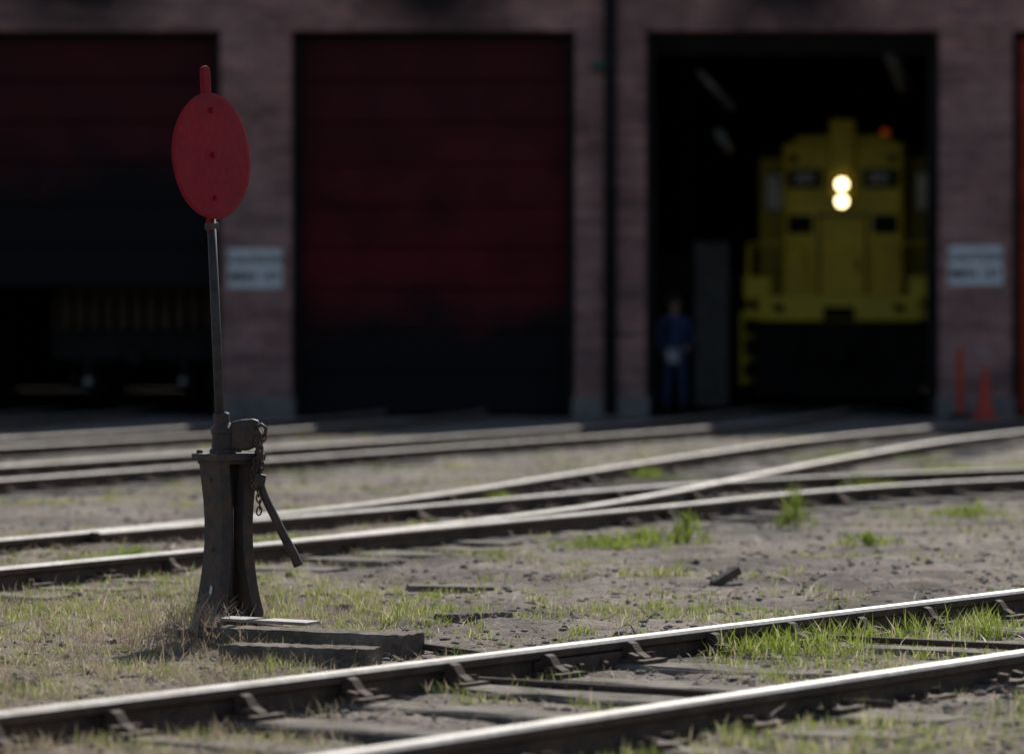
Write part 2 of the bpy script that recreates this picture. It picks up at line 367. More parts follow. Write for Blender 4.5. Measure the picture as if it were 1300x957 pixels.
for (p,q,r) in [((3.3,57.5,4.55),(2.75,57,5.1),.06),((3.25,58,3.95),(3.1,57.6,4.2),.08),((5.85,57,4.85),(5.5,56.4,5.4),.12)]:
    tube("roof_light_streak",[p,q],r,M_streak,rh,12)
# ---------------------------------------------------------------- wall signs
def text(body,size,loc,mat,parent,rot=(math.pi/2,0,0),ex=.003):
    c=bpy.data.curves.new("lettering",'FONT'); c.body=body; c.size=size; c.align_x='CENTER'; c.align_y='CENTER'; c.extrude=ex; c.offset=size*.02
    c.materials.append(mat); o=bpy.data.objects.new("lettering",c); S.collection.objects.link(o); o.location=loc; o.rotation_euler=rot; o.parent=parent
for (cx,cz,l1,l2) in ((-3.66,2.12,"CAUTION","MEN  AT"),(6.60,2.16,"CAUTION","MEN  AT")):
    s=empty("wall_sign",(cx,YF-.02,cz)); box("board",(0,0,0),(.78,.02,.56),M_white,s,.004)
    text(l1,.17,(0,-.014,.12),M_dark,s); text(l2,.19,(0,-.014,-.12),M_dark,s)
    for dx in (-.35,.35):
        for dz in (-.24,.24): box("bolt",(dx,-.014,dz),(.02,.012,.02),M_iron,s)
# ---------------------------------------------------------------- cones
def cone(x,y,h,r):
    c=empty("traffic_cone",(x,y,0)); box("base",(0,0,.02),(r*2.7,r*2.7,.04),M_orange,c,.01)
    lathe("cone_body",[(r,.04),(r*.96,.06),(r*.62,h*.45),(r*.30,h-.03),(r*.22,h),(.01,h+.004)],M_orange,c,24)
    lathe("reflective_collar",[(r*.585,h*.52),(r*.44,h*.74)],M_orange,c,24)
cone(6.62,YF-.9,.74,.14)
dp=empty("delineator_post",(6.30,YF-.75,0)); lathe("rubber_base",[(.19,0),(.19,.03),(.12,.07),(.06,.08)],M_dark,dp)
lathe("tube",[(.055,.07),(.052,.85),(.045,.93),(.02,.96)],M_orange,dp); lathe("handle_knob",[(.03,.96),(.035,1.0),(.02,1.04)],M_orange,dp)
# ---------------------------------------------------------------- locomotive
lo=empty("locomotive",(5.12,60.3,0),-R(8))
def LB(n,c,s,m,b=.02,**k): return box(n,c,s,m,lo,b,**k)
LB("running_board",(0,8.2,1.50),(3.05,15.6,.14),M_yel); LB("frame_sill",(0,8.2,1.25),(2.7,15.4,.34),M_blk)
LB("end_sill_plate",(0,.36,1.60),(2.56,.12,.40),M_yel,.02); LB("pilot_sheet",(0,.38,.83),(2.7,.1,1.0),M_blk,.03)
LB("plow_left",(-.65,.2,.42),(1.3,.06,.5),M_blk,.02,rot=(R(-20),0,R(12))); LB("plow_right",(.65,.2,.42),(1.3,.06,.5),M_blk,.02,rot=(R(-20),0,R(-12)))
LB("coupler_shank",(0,.1,.88),(.22,.6,.22),M_blk); LB("coupler_knuckle",(.03,-.28,.88),(.34,.26,.30),M_blk,.07)
for sx in (-1,1):
    for k,z in enumerate((.45,.80,1.15)): LB("step",(sx*1.38,.75,z),(.34,.5,.04),M_yel,.01)
    LB("step_side",(sx*1.55,.75,.95),(.04,.62,1.15),M_yel,.01); LB("corner_box",(sx*1.30,.55,1.92),(.42,.5,.36),M_yel,.03)
    tube("grab_iron",[(sx*1.45,.42,1.6),(sx*1.45,.42,2.62),(sx*.55,.42,2.62),(sx*.5,.42,2.5),(sx*.5,.42,1.6)],.025,M_yel,lo,8)
    tube("side_handrail",[(sx*1.46,1.0,1.55),(sx*1.46,1.0,2.55),(sx*1.46,3.3,2.6)],.022,M_yel,lo,8)
    for yy in (6.3,8.5,10.7,12.9,15): tube("stanchion",[(sx*1.48,yy,1.55),(sx*1.48,yy,2.6)],.02,M_yel,lo,8)
    tube("long_handrail",[(sx*1.48,6,2.6),(sx*1.48,15.4,2.6)],.02,M_yel,lo,8)
    tube("mu_hose",[(sx*.55,.28,1.25),(sx*.6,.08,.9),(sx*.62,.12,.6)],.03,M_blk,lo,8)
    LB("sill_lamp",(sx*.95,.28,1.60),(.16,.05,.12),M_blk,.02)
LB("drawbar_pocket",(0,.285,1.52),(.5,.04,.2),M_blk,.02)
LB("short_hood",(0,2.45,2.92),(1.96,2.3,2.72),M_yel,.12,seg=4)
LB("hood_cap",(0,2.45,4.30),(1.55,2.2,.16),M_yel,.07,seg=3)
LB("headlight_column",(0,1.22,3.98),(.42,.26,1.3),M_yel,.06,seg=3)
LB("hood_door",(0,1.285,2.35),(.72,.03,1.45),M_yel,.01); LB("door_seam",(0,1.296,2.35),(.80,.01,1.53),M_blk,.002)
LB("door_handle",(.25,1.25,2.3),(.05,.05,.2),M_blk,.01)
for sx in (-1,1): LB("sand_box_lid",(sx*.68,1.29,2.95),(.4,.03,.3),M_blk,.02)
for z in (3.58,3.31):
    lathe("headlight_rim",[(.12,0),(.12,.06),(.09,.07)],M_blk,lo,24,(0,0,0)).matrix_local=Matrix.Translation((0,1.13,z))@Matrix.Rotation(R(90),4,'X')
    lathe("headlight_lens",[(.086,0),(.076,.02),(.03,.03)],M_lamp,lo,24).matrix_local=Matrix.Translation((0,1.055,z))@Matrix.Rotation(R(90),4,'X')
for sx in (-1,1):
    LB("number_board",(sx*.60,1.24,3.68),(.56,.14,.30),M_blk,.03)
    text("201",.24,(sx*.60,1.166,3.68),M_white,lo)
    LB("classification_lamp",(sx*.78,1.26,4.0),(.12,.1,.12),M_blk,.03)
    LB("cab_front_window",(sx*1.25,3.58,3.55),(.36,.03,.65),M_glass,.03)
    LB("cab_side_window",(sx*1.53,4.7,3.55),(.03,1.5,.65),M_glass,.03)
LB("cab",(0,4.75,2.85),(3.04,2.3,2.6),M_yel,.06); 
v=[];f=[]
for yy in (3.5,6.0):
    for k in range(13):
        a=math.pi*k/12; v.append((1.58*math.cos(a),yy,4.13+.30*math.sin(a)))
n=13
for k in range(12): f.append((k,k+1,n+k+1,n+k))
f+= [tuple(range(12,-1,-1)),tuple(range(13,26)),(0,13,25,12)]
mobj("cab_roof",v,f,M_blk,lo)
LB("long_hood",(0,11,2.85),(1.86,10.2,2.6),M_yel,.1); 
for yy in (8,10.5,13): lathe("radiator_fan",[(.6,0),(.6,.15),(.5,.18)],M_blk,lo,24,(0,yy,4.14))
LB("fuel_tank",(0,8.2,.72),(2.6,3.2,.8),M_blk,.15)
for cy in (2.9,13.4):
    for dy in (-1.35,1.35):
        for sx in (-.72,.72):
            o=lathe("wheel",[(.3,-.07),(.54,-.07),(.56,-.06),(.51,-.04),(.5,.07),(.3,.07)],M_blk,lo,28); o.matrix_local=Matrix.Translation((sx,cy+dy,.58))@Matrix.Rotation(R(90),4,'Y')
        tube("axle",[(-1.1,cy+dy,.58),(1.1,cy+dy,.58)],.09,M_blk,lo,12)
    for sx in (-1,1): LB("truck_sideframe",(sx*1.08,cy,.68),(.16,3.4,.34),M_blk,.05)
lathe("warning_beacon",[(.07,0),(.07,.09),(.06,.13),(.03,.16)],M_beac,lo,20,(.62,2.6,4.38))
LB("air_horn",(-.45,3.0,4.42),(.5,.12,.1),M_yel,.03)
# ---------------------------------------------------------------- stake wagon behind the left door
wg=empty("freight_wagon",(-5.5,56.3,0),R(-3))
box("deck",(0,3,1.12),(2.5,6,.2),M_blk,wg,.02); box("end_beam",(0,.02,.95),(2.5,.2,.3),M_blk,wg,.03)
for k in range(11): box("end_slat",(-1.05+k*.21,0.02,1.53),(.13,.05,.56),M_brown,wg,.01)
box("top_rail",(0,-.02,1.86),(2.4,.06,.09),M_brown,wg,.01)
M_refl=worn("marker_glass",(.45,.45,.45),(.3,.3,.3),8)
for sx in (-1,1):
    for yy in (.9,2.5): 
        o=lathe("wheel",[(.2,-.06),(.42,-.06),(.44,-.05),(.40,-.03),(.39,.06),(.2,.06)],M_blk,wg,24); o.matrix_local=Matrix.Translation((sx*.72,yy,.48))@Matrix.Rotation(R(90),4,'Y')
    box("sideboard",(sx*1.22,3,1.5),(.05,5.9,.6),M_brown,wg,.01); box("truck_frame",(sx*1.0,1.7,.5),(.12,2.6,.26),M_blk,wg,.04)
    lathe("marker_reflector",[(.055,0),(.05,.02),(.02,.03)],M_refl,wg,20).matrix_local=Matrix.Translation((sx*.70,-.14,.50))@Matrix.Rotation(R(90),4,'X')
    box("marker_bracket",(sx*.70,-.08,.6),(.09,.1,.45),M_blk,wg,.01)
box("coupler",(0,-.2,.85),(.22,.5,.22),M_blk,wg,.05)
# ---------------------------------------------------------------- person
def skin(name,nodes,edges,mat,parent,root=0,sub=2):
    me=bpy.data.meshes.new(name); me.from_pydata([n[:3] for n in nodes],edges,[]); me.materials.append(mat)
    o=bpy.data.objects.new(name,me); S.collection.objects.link(o); o.parent=parent
    o.modifiers.new("skin",'SKIN').use_smooth_shade=True
    sv=me.skin_vertices[0].data
    for i,n_ in enumerate(nodes):
        r=n_[3]; sv[i].radius=(r,r) if not hasattr(r,'__len__') else r; sv[i].use_root=(i==root)
    sm=o.modifiers.new("sub",'SUBSURF'); sm.levels=sub; sm.render_levels=sub; return o
pe=empty("person",(2.36,56.1,0),R(12))
nodes=[(0,0,.96,(.15,.11)),(0,0,1.12,(.14,.10)),(0,-.005,1.30,(.17,.115)),(0,0,1.43,(.10,.085)),(0,-.005,1.50,(.06,.06)),
 (-.18,0,1.40,.068),(-.235,.02,1.13,.052),(-.20,-.14,.93,.038),
 (.18,0,1.40,.068),(.245,.03,1.13,.052),(.17,-.18,1.0,.038),
 (-.095,0,.86,.095),(-.11,-.02,.50,.068),(-.12,.02,.13,.055),
 (.095,0,.86,.095),(.12,-.04,.50,.068),(.14,.01,.13,.055)]
ed=[(0,1),(1,2),(2,3),(3,4),(3,5),(5,6),(6,7),(3,8),(8,9),(9,10),(0,11),(11,12),(12,13),(0,14),(14,15),(15,16)]
skin("overalls",nodes,ed,M_denim,pe)
for sx,yy in ((-.12,.0),(.14,-.01)):
    skin("boot",[(sx,yy+.03,.12,.055),(sx,yy+.03,.05,.05),(sx,yy-.08,.045,.048),(sx,yy-.17,.035,.035)],[(0,1),(1,2),(2,3)],M_dark,pe)
hd=empty("head",(0,-.01,1.62),0,pe)
bm=bmesh.new(); bmesh.ops.create_uvsphere(bm,u_segments=24,v_segments=18,radius=1)
for v_ in bm.verts:
    x,y,z=v_.co; k=1-.22*max(0,-z)**1.5; x*=.078*k; y=y*.098*(1-.12*max(0,-z)); z*=.122
    if y<0 and abs(x)<.02 and -.04<z<.01: y-=.018*(1-abs(x)/.02)
    v_.co=(x,y,z)
me=bpy.data.meshes.new("face"); bm.to_mesh(me); bm.free(); me.materials.append(M_skin); me.polygons.foreach_set("use_smooth",[True]*len(me.polygons))
fo=bpy.data.objects.new("face",me); S.collection.objects.link(fo); fo.parent=hd
lathe("neck",[(.052,-.16),(.05,-.06)],M_skin,hd)
lathe("cap",[(.088,.03),(.092,.06),(.085,.11),(.05,.14),(.01,.148)],M_dark,hd,24); box("cap_brim",(0,-.115,.035),(.14,.09,.012),M_dark,hd,.005)
for sx in (-1,1):
    box("ear",(sx*.08,.01,0),(.014,.03,.055),M_skin,hd,.005); box("eye",(sx*.03,-.090,.008),(.022,.01,.010),M_dark,hd,.003)
box("mouth",(0,-.086,-.058),(.045,.008,.008),worn("lips",(.3,.1,.09),(.25,.1,.09)),hd,.002)
def hand(base,dirv,side):
    b=Vector(base); dv=Vector(dirv).normalized(); s=dv.cross(Vector((0,0,1))).normalized()*side
    skin("palm",[tuple(b)+(.028,),tuple(b+dv*.05)+((.038,.02),),tuple(b+dv*.085)+((.036,.018),)],[(0,1),(1,2)],M_skin,pe,0,1)
    for i,l in enumerate((.065,.075,.07,.055)):
        p=b+dv*.08+s*(-.028+i*.019); q=p+dv*l*.5-Vector((0,0,.008)); r=q+dv*l*.4-Vector((0,0,.025))
        skin("finger",[tuple(p)+(.009,),tuple(q)+(.0085,),tuple(r)+(.007,)],[(0,1),(1,2)],M_skin,pe,0,1)
    p=b+dv*.03-s*.03; q=p+dv*.03-s*.03; r=q+dv*.03-Vector((0,0,.01))
    skin("thumb",[tuple(p)+(.011,),tuple(q)+(.010,),tuple(r)+(.008,)],[(0,1),(1,2)],M_skin,pe,0,1)
hand((-.20,-.15,.92),(.3,-.6,-.5),1); hand((.17,-.19,1.0),(-.5,-.7,-.2),-1)
box("held_papers",(-.08,-.27,.87),(.17,.006,.20),M_refl,pe,.001,(R(-15),0,R(8)))
# ---------------------------------------------------------------- switch stand
SX,SY=-1.10,14.9
ss=empty("switch_stand",(SX,SY,0)); ROT=R(37)
lv=[0,.04,.09,.14,.2,.28,.36,.44,.52,.6,.672]
xo=[.122,.116,.107,.097,.087,.077,.071,.071,.075,.083,.09]; dp_=[.19,.18,.166,.153,.143,.135,.13,.13,.134,.142,.15]
for s_ in (-1,1):
    v=[];f=[]; t=.014
    for z,x0,dd in zip(lv,xo,dp_):
        fl=.046
        for (a,b) in [(x0,-dd/2),(x0,dd/2),(x0-fl,dd/2),(x0-fl,dd/2-t),(x0-t,dd/2-t),(x0-t,-dd/2+t),(x0-fl,-dd/2+t),(x0-fl,-dd/2)]:
            v.append((s_*a,b,z))
    for i in range(len(lv)-1):
        for k in range(8): a=i*8+k; b=i*8+(k+1)%8; f.append((a,b,b+8,a+8))
    f.append(tuple(range(8))); f.append(tuple((len(lv)-1)*8+k for k in range(8)))
    o=mobj("leg",v,f,M_iron,ss); o.rotation_euler=(0,0,ROT)
    bv=o.modifiers.new("b",'BEVEL'); bv.width=.003; bv.segments=2; bv.limit_method='ANGLE'
    c=Matrix.Rotation(ROT,3,'Z')@Vector((s_*.15,0,.018))
    box("foot_plate",c,(.15,.22,.022),M_iron,ss,.004,(0,0,ROT))
    for yy in (-.075,.075):
        c=Matrix.Rotation(ROT,3,'Z')@Vector((s_*.185,yy,.04)); lathe("lag_bolt",[(.016,0),(.016,.014),(.01,.02)],M_rust,ss,6,c-Vector((0,0,.011)))
    for z in (.12,.33,.60):
        x0=np.interp(z,lv,xo); M_=Matrix.Rotation(ROT,4,'Z')@Matrix.Translation((s_*x0,0,z))@Matrix.Rotation(R(90)*s_,4,'Y')
        lathe("rivet",[(.010,-.004),(.010,.004),(.005,.008)],M_rust,ss,10).matrix_local=M_
box("table_plate",(0,0,.688),(.225,.185,.028),M_iron,ss,.006,(0,0,ROT))
box("table_rim",(0,0,.668),(.19,.15,.014),M_iron,ss,.004,(0,0,ROT))
for a in (-1,1):
    for b in (-1,1):
        c=Matrix.Rotation(ROT,3,'Z')@Vector((a*.09,b*.068,.702)); lathe("table_bolt",[(.012,0),(.012,.010),(.008,.013)],M_rust,ss,6,c)
tube("spindle",[(0,0,.0),(0,0,.68)],.019,M_iron,ss,14)
box("crank_block",(.03,-.02,.06),(.09,.06,.075),M_iron,ss,.01,(0,0,R(-20)))
lathe("crank_collar",[(.036,.09),(.036,.13),(.024,.14)],M_iron,ss,18)
lathe("hub",[(.052,.702),(.052,.716),(.044,.722),(.043,.775),(.047,.782),(.047,.80),(.036,.812),(.028,.822),(.026,.855),(.019,.862)],M_iron,ss,24,(-.022,0,0))
pr=[(.01,.715),(.075,.712),(.128,.735),(.132,.775),(.118,.80),(.118,.828),(.095,.836),(.05,.832),(.01,.822)]
v=[(a,-.026,b) for a,b in pr]+[(a,.026,b) for a,b in pr]; k=len(pr)
f=[tuple(range(k)),tuple(range(2*k-1,k-1,-1))]+[(j,k+j,k+(j+1)%k,(j+1)%k) for j in range(k)]
o=mobj("yoke",v,f,M_iron,ss); bv=o.modifiers.new("b",'BEVEL'); bv.width=.007; bv.segments=3; bv.limit_method='ANGLE'; bv.angle_limit=R(20)
for o_ in (-.03,.03): 
    lathe("pivot_pin",[(.014,-.006),(.014,.006)],M_rust,ss,12).matrix_local=Matrix.Translation((.085,o_,.765))@Matrix.Rotation(R(90),4,'X')
lp=[(.105,-.03,.765),(.125,-.035,.70),(.122,-.035,.64),(.128,-.04,.58),(.150,-.04,.52),(.185,-.045,.45),(.222,-.05,.375),(.255,-.055,.315),(.274,-.055,.268)]
lc=catmull(lp,.012)
tube("throw_lever",lc.tolist(),[.015+.008*min(1,i/45) for i in range(len(lc))],M_iron,ss,14,sx=.85)
tube("hook",[(.10,-.035,.80),(.13,-.04,.815),(.148,-.04,.80),(.145,-.04,.775),(.13,-.04,.765)],.007,M_iron,ss,8)
def chain(path,name):
    C=catmull(path,.004); L=np.r_[0,np.cumsum(np.linalg.norm(np.diff(C,axis=0),axis=1))]; q=0; i=0; lk=.024
    vv=[];ff=[]
    while q<L[-1]-lk:
        p=Vector([np.interp(q+lk/2,L,C[:,k]) for k in range(3)]); a=Vector([np.interp(q,L,C[:,k]) for k in range(3)]); b=Vector([np.interp(q+lk,L,C[:,k]) for k in range(3)])
        t=(b-a).normalized(); s=t.cross(Vector((0,1,0))).normalized(); u=t.cross(s)
        if i%2: s,u=u,s
        m=10;n=6
        base=len(vv)
        for j in range(m):
            an=2*math.pi*j/m; c=p+t*math.cos(an)*.017+s*math.sin(an)*.0095; rad=(t*math.cos(an)+s*math.sin(an)).normalized()
            for k in range(n):
                bn=2*math.pi*k/n; vv.append(c+(rad*math.cos(bn)+u*math.sin(bn))*.0034)
        for j in range(m):
            for k in range(n): ff.append((base+j*n+k,base+j*n+(k+1)%n,base+((j+1)%m)*n+(k+1)%n,base+((j+1)%m)*n+k))
        q+=lk; i+=1
    mobj(name,vv,ff,M_rust,ss,True)
chain([(.143,-.05,.775),(.128,-.06,.72),(.118,-.065,.66),(.11,-.065,.60),(.118,-.065,.55),(.125,-.065,.50),(.118,-.065,.46)],"lock_chain")
chain([(.143,-.05,.775),(.12,-.065,.70),(.098,-.07,.64),(.095,-.07,.60),(.112,-.07,.575),(.128,-.07,.62),(.135,-.06,.68)],"lock_chain_loop")
box("padlock",(.125,-.07,.60),(.045,.02,.05),M_iron,ss,.006,(0,R(12),0)); 
ma=empty("mast",(-.028,0,.72),0,ss); ma.rotation_euler=(0,R(-2.45),0)
tube("mast_pipe",[(0,0,0),(0,0,.45),(0,0,.895)],[.019,.0185,.017],M_mast,ma,14)
lathe("mast_collar",[(.024,.10),(.026,.11),(.026,.13),(.022,.135)],M_iron,ma,16)
DR=Matrix.Rotation(R(56),4,'Z')
def strap(z0,z1,w_,t_,nm,mat,y=0):
    out=[(-w_/2,z0)]+[(w_/2,z0)]+[(w_/2*math.cos(a),z1+w_/2*math.sin(a)) for a in np.linspace(0,math.pi,9)]
    k=len(out); v=[(a,y-t_/2,b) for a,b in out]+[(a,y+t_/2,b) for a,b in out]
    f=[tuple(range(k)),tuple(range(2*k-1,k-1,-1))]+[(j,k+j,k+(j+1)%k,(j+1)%k) for j in range(k)]
    o=mobj(nm,v,f,mat,ma); o.matrix_local=DR; b_=o.modifiers.new("b",'BEVEL'); b_.width=.0025; b_.segments=2; b_.limit_method='ANGLE'; return o
strap(.84,1.462,.044,.020,"target_strap",M_red)
v=[];f=[]; n=64; rings=[0,.06,.12,.18,.225,.243,.245]
for sd_ in (0,1):
    for r in rings:
        for k in range(n):
            a=2*math.pi*k/n; x=r*math.cos(a); z=r*math.sin(a)*1.0
            wob=.003*math.sin(2*a+1)*(r/.245)**2+.0015*math.sin(5*a)*(r/.245)**3
            v.append((x,-.015-.004*(1-sd_)+(.0015*(1-2*sd_) if r>.244 else 0)+wob,z))
for sd_ in (0,1):
    o0=sd_*len(rings)*n
    for i in range(len(rings)-1):
        for k in range(n):
            q=(o0+i*n+k,o0+i*n+(k+1)%n,o0+(i+1)*n+(k+1)%n,o0+(i+1)*n+k); f.append(q if sd_ else q[::-1])
e0=(len(rings)-1)*n; e1=e0+len(rings)*n
for k in range(n): f.append((e0+k,e0+(k+1)%n,e1+(k+1)%n,e1+k))
o=mobj("round_target",v,f,M_red,ma,True); o.matrix_local=DR@Matrix.Translation((0,0,1.134))
for z in (1.31,1.137,.97):
    o=lathe("target_bolt",[(.012,0),(.012,.008),(.007,.014)],M_red,ma,6); o.matrix_local=DR@Matrix.Translation((0.004,-.018,z))@Matrix.Rotation(R(90),4,'X')
box("target_clamp",(0,0,.862),(.05,.034,.03),M_iron,ma,.006,(0,0,R(56)))
v=[(0,0,0)]; rr=random.Random(3)
for k in range(14):
    a=2*math.pi*k/14; v.append((0,.010*math.cos(a)*(1+rr.uniform(-.3,.3)),.02*math.sin(a)*(1+rr.uniform(-.3,.3))))
o=mobj("paint_dab",v,[(0,j,j%14+1) for j in range(1,15)],M_wpaint,ss); o.matrix_local=Matrix.Rotation(ROT,4,'Z')@Matrix.Translation((-.0955,-.02,.175))@Matrix.Rotation(R(8),4,'Y')
def timber(name,a,b,wd,z0,z1,mat,seed):
    r=random.Random(seed); a=Vector((*a,0)); b=Vector((*b,0)); t=(b-a).normalized(); s=Vector((t.y,-t.x,0)); K_=26; vv=[];ff=[]
    L=(b-a).length
    for j in range(K_+1):
        p=a+t*L*j/K_
        pr=[(-wd/2,z0),(-wd/2,z1-.012),(-wd/2+.010,z1),(-wd/6,z1-.004*r.random()),(0,z1-.010*r.random()),(wd/5,z1-.003*r.random()),(wd/2-.010,z1),(wd/2,z1-.012),(wd/2,z0)]
        for u,z in pr:
            q=p+s*(u+r.uniform(-.003,.003)); vv.append((q.x,q.y,z+r.uniform(-.002,.002)))
    n=9
    for j in range(K_):
        for k in range(n): c=j*n+k; d_=j*n+(k+1)%n; ff.append((c,c+n,d_+n,d_))
    ff.append(tuple(range(n))); ff.append(tuple(K_*n+k for k in range(n-1,-1,-1)))
    return mobj(name,vv,ff,mat,None)
timber("headblock_timber",(-1.02,13.80),(-.49,13.60),.16,-.2,.052,M_timber,1)
timber("headblock_timber",(-1.10,14.36),(-.36,13.98),.17,-.2,.072,M_timber,2)
timber("wooden_plank",(-.29,15.35),(-.02,15.5),.10,-.02,.045,M_timber,3)
o=box("steel_strap",(-.93,14.50,.082),(.40,.12,.012),worn("galvanised_plate",(.45,.43,.40),(.28,.24,.21),12),None,.003,(0,R(1),R(-24)))
tube("switch_connecting_rod",[(SX+.03,SY-.02,.045),(-.35,14.10,.02),(.1,13.55,.0)],.014,M_rust,None,8)
# ---------------------------------------------------------------- scatter
def rdist(x,y):
    out=np.full(len(x),9.9)
    for r in ALLR:
        r=r[(r[:,1]<52)]; 
        if len(r)<2: continue
        a=r[:-1];b=r[1:]
        for i in range(0,len(x),4000):
            p=np.stack([x[i:i+4000],y[i:i+4000]],1)[:,None,:]; ab=(b-a)[None]; t=np.clip(((p-a[None])*ab).sum(2)/(ab**2).sum(2),0,1)
            dd=np.sqrt(((p-(a[None]+ab*t[...,None]))**2).sum(2)).min(1); out[i:i+4000]=np.minimum(out[i:i+4000],dd)
    return out
def sample(n,y0,y1,pw=.0,half=.19,ext=.6):
    u=rng.random(n)
    y=y0*(y1/y0)**u if pw==0 else y0+(y1-y0)*u**pw
    x=(rng.random(n)*2-1)*(y*half+ext); return x,y
def blades(name,x,y,h,w_,lean,col,mat,z=None,segcurve=.35):
    n=len(x); z=gh(x,y)-.004 if z is None else z
    az=rng.random(n)*2*np.pi; fa=rng.random(n)*2*np.pi
    sx=np.cos(az)*w_/2; sy=np.sin(az)*w_/2; lx=np.cos(fa)*lean*h; ly=np.sin(fa)*lean*h
    vh=h*np.sqrt(np.clip(1-lean**2*.8,.05,1))
    V=np.zeros((n,5,3))
    V[:,0]=np.stack([x-sx,y-sy,z],1); V[:,1]=np.stack([x+sx,y+sy,z],1)
    V[:,2]=np.stack([x-sx*.8+lx*segcurve,y-sy*.8+ly*segcurve,z+vh*.58],1); V[:,3]=np.stack([x+sx*.8+lx*segcurve,y+sy*.8+ly*segcurve,z+vh*.58],1)
    V[:,4]=np.stack([x+lx,y+ly,z+vh],1)
    b=np.arange(n)*5
    q=np.stack([b,b+1,b+3,b+2],1).tolist(); t=np.stack([b+2,b+3,b+4],1).tolist()
    o=mobj(name,V.reshape(-1,3),q+t,mat,None,True)
    ca=o.data.color_attributes.new("Col",'FLOAT_COLOR','POINT'); c4=np.ones((n,5,4)); c4[:,:,:3]=col[:,None,:]
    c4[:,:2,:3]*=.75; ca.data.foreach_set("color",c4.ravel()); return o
def clumps(cx,cy,per,rad):
    n=len(cx); idx=np.repeat(np.arange(n),per); a=rng.random(len(idx))*2*np.pi; rr_=rad[idx] if hasattr(rad,'__len__') else rad
    r=np.sqrt(rng.random(len(idx)))*rr_
    return cx[idx]+np.cos(a)*r, cy[idx]+np.sin(a)*r, idx
def gmask(x,y):
    m=vn(x,y,.9,4)*.5+vn(x,y,2.8,5)*.5
    left=np.clip((-x-.2)/1.0,0,1)*np.clip((19-y)/2,0,1)
    band=np.exp(-((y-16.2)/1.4)**2)*.12
    return m+left*.10+band-np.clip((y-19)/3,0,1)*.03
G1=np.array([.32,.38,.065]);G2=np.array([.16,.23,.045]);D1=np.array([.62,.53,.36]);D2=np.array([.40,.30,.19])
x,y=sample(17000,10.2,48); m=gmask(x,y); rd=rdist(x,y)
k=(rng.random(len(x))<np.clip((m-.49)*7,0,1))&(rd>.09); cx,cy=x[k],y[k]
per=rng.integers(5,16,len(cx)); bx,by,idx=clumps(cx,cy,per,.05*np.clip(cy/16,1,2))
hc=rng.uniform(.02,.06,len(cx)); h=hc[idx]*rng.uniform(.6,1.3,len(idx))*np.where(by>19,.8,1); mixf=rng.random(len(cx))[idx]*.7+rng.random(len(idx))*.3
col=G1*mixf[:,None]+G2*(1-mixf[:,None]); dr=rng.random(len(idx))<.25; col[dr]=D1
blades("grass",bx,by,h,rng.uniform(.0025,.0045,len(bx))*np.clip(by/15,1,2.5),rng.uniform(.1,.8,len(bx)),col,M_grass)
tc=[]
for _ in range(120):
    s_=rng.uniform(2.6,4.6); o_=rng.uniform(.10,.62)*rng.random()**.5; p=along(o_,s_); tc.append((p[0],p[1],rng.uniform(.05,.12)))
for _ in range(40):
    p=along(rng.uniform(.1,.8),rng.uniform(4.6,7)); tc.append((p[0],p[1],rng.uniform(.04,.09)))
for _ in range(12): tc.append((-.19+rng.normal()*.06,12.95+rng.normal()*.08,rng.uniform(.04,.08)))
for _ in range(18): p=along(-rng.uniform(.1,.4),rng.uniform(5.0,6.2)); tc.append((p[0],p[1],rng.uniform(.05,.1)))
for _ in range(60): tc.append((rng.uniform(-2.1,-.3),rng.uniform(14.9,17.2),rng.uniform(.03,.07)))
for _ in range(120): tc.append((rng.uniform(-.9,1.6),rng.uniform(15.0,17.6),rng.uniform(.025,.06)))
for _ in range(50): p=along(-rng.uniform(.1,.5),rng.uniform(-.5,4.8)); tc.append((p[0],p[1],rng.uniform(.025,.06)))
tc=np.array(tc); per=rng.integers(12,28,len(tc)); bx,by,idx=clumps(tc[:,0],tc[:,1],per,.05)
h=tc[idx,2]*rng.uniform(.4,1.2,len(idx)); mf=rng.random(len(idx))[:,None]; col=(G1*1.1)*mf+G2*(1-mf); dr=rng.random(len(idx))<.15; col[dr]=D1
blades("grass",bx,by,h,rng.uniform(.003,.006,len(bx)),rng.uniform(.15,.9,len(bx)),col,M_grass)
def weed(x0,y0,H_,rad):
    n=int(110+rad*500); a=rng.random(n)*2*np.pi; r=rng.random(n)**.8*rad*(1+.5*np.sin(a*3+x0)); x=x0+np.cos(a)*r*1.3; y=y0+np.sin(a)*r
    hl=H_*np.exp(-(r/rad)**2)*(.4+.6*vn(x,y,14,6)); z=gh(x,y)+rng.random(n)*hl*.8; mf=rng.random(n)[:,None]; col=(G1)*mf+G2*(1-mf)
    blades("weed_plant",x,y,(.03+hl*.5)*rng.uniform(.6,1.3,n),np.full(n,.009),rng.uniform(.3,.95,n),col,M_grass,z)
for p in [(1.68,23.0,.27,.10),(.97,21.5,.20,.10),(.72,21.3,.10,.22),(.5,20.9,.08,.25),(1.95,21.2,.11,.15),(2.9,24.5,.10,.3),(1.1,31.5,.10,.3),(-.2,27,.08,.3),(2.6,29.4,.10,.4),(3.7,32,.12,.5),(4.6,33,.12,.5),(-1.9,19.3,.08,.25),(-1.2,21,.06,.2),(1.2,25.4,.08,.2),(3.2,36,.1,.5)]: weed(*p)
x,y=sample(20000,10.2,30,0,.17,.3); left=np.clip((-x-.30)/.6,0,1)*np.clip((18.2-y)/1.5,0,1)
pr=left*.85+.07+.3*(vn(x,y,1.5,6)>.6); rd=rdist(x,y); k=(rng.random(len(x))<pr)&(rd>.06); cx,cy=x[k],y[k]
per=rng.integers(3,9,len(cx)); bx,by,idx=clumps(cx,cy,per,.05)
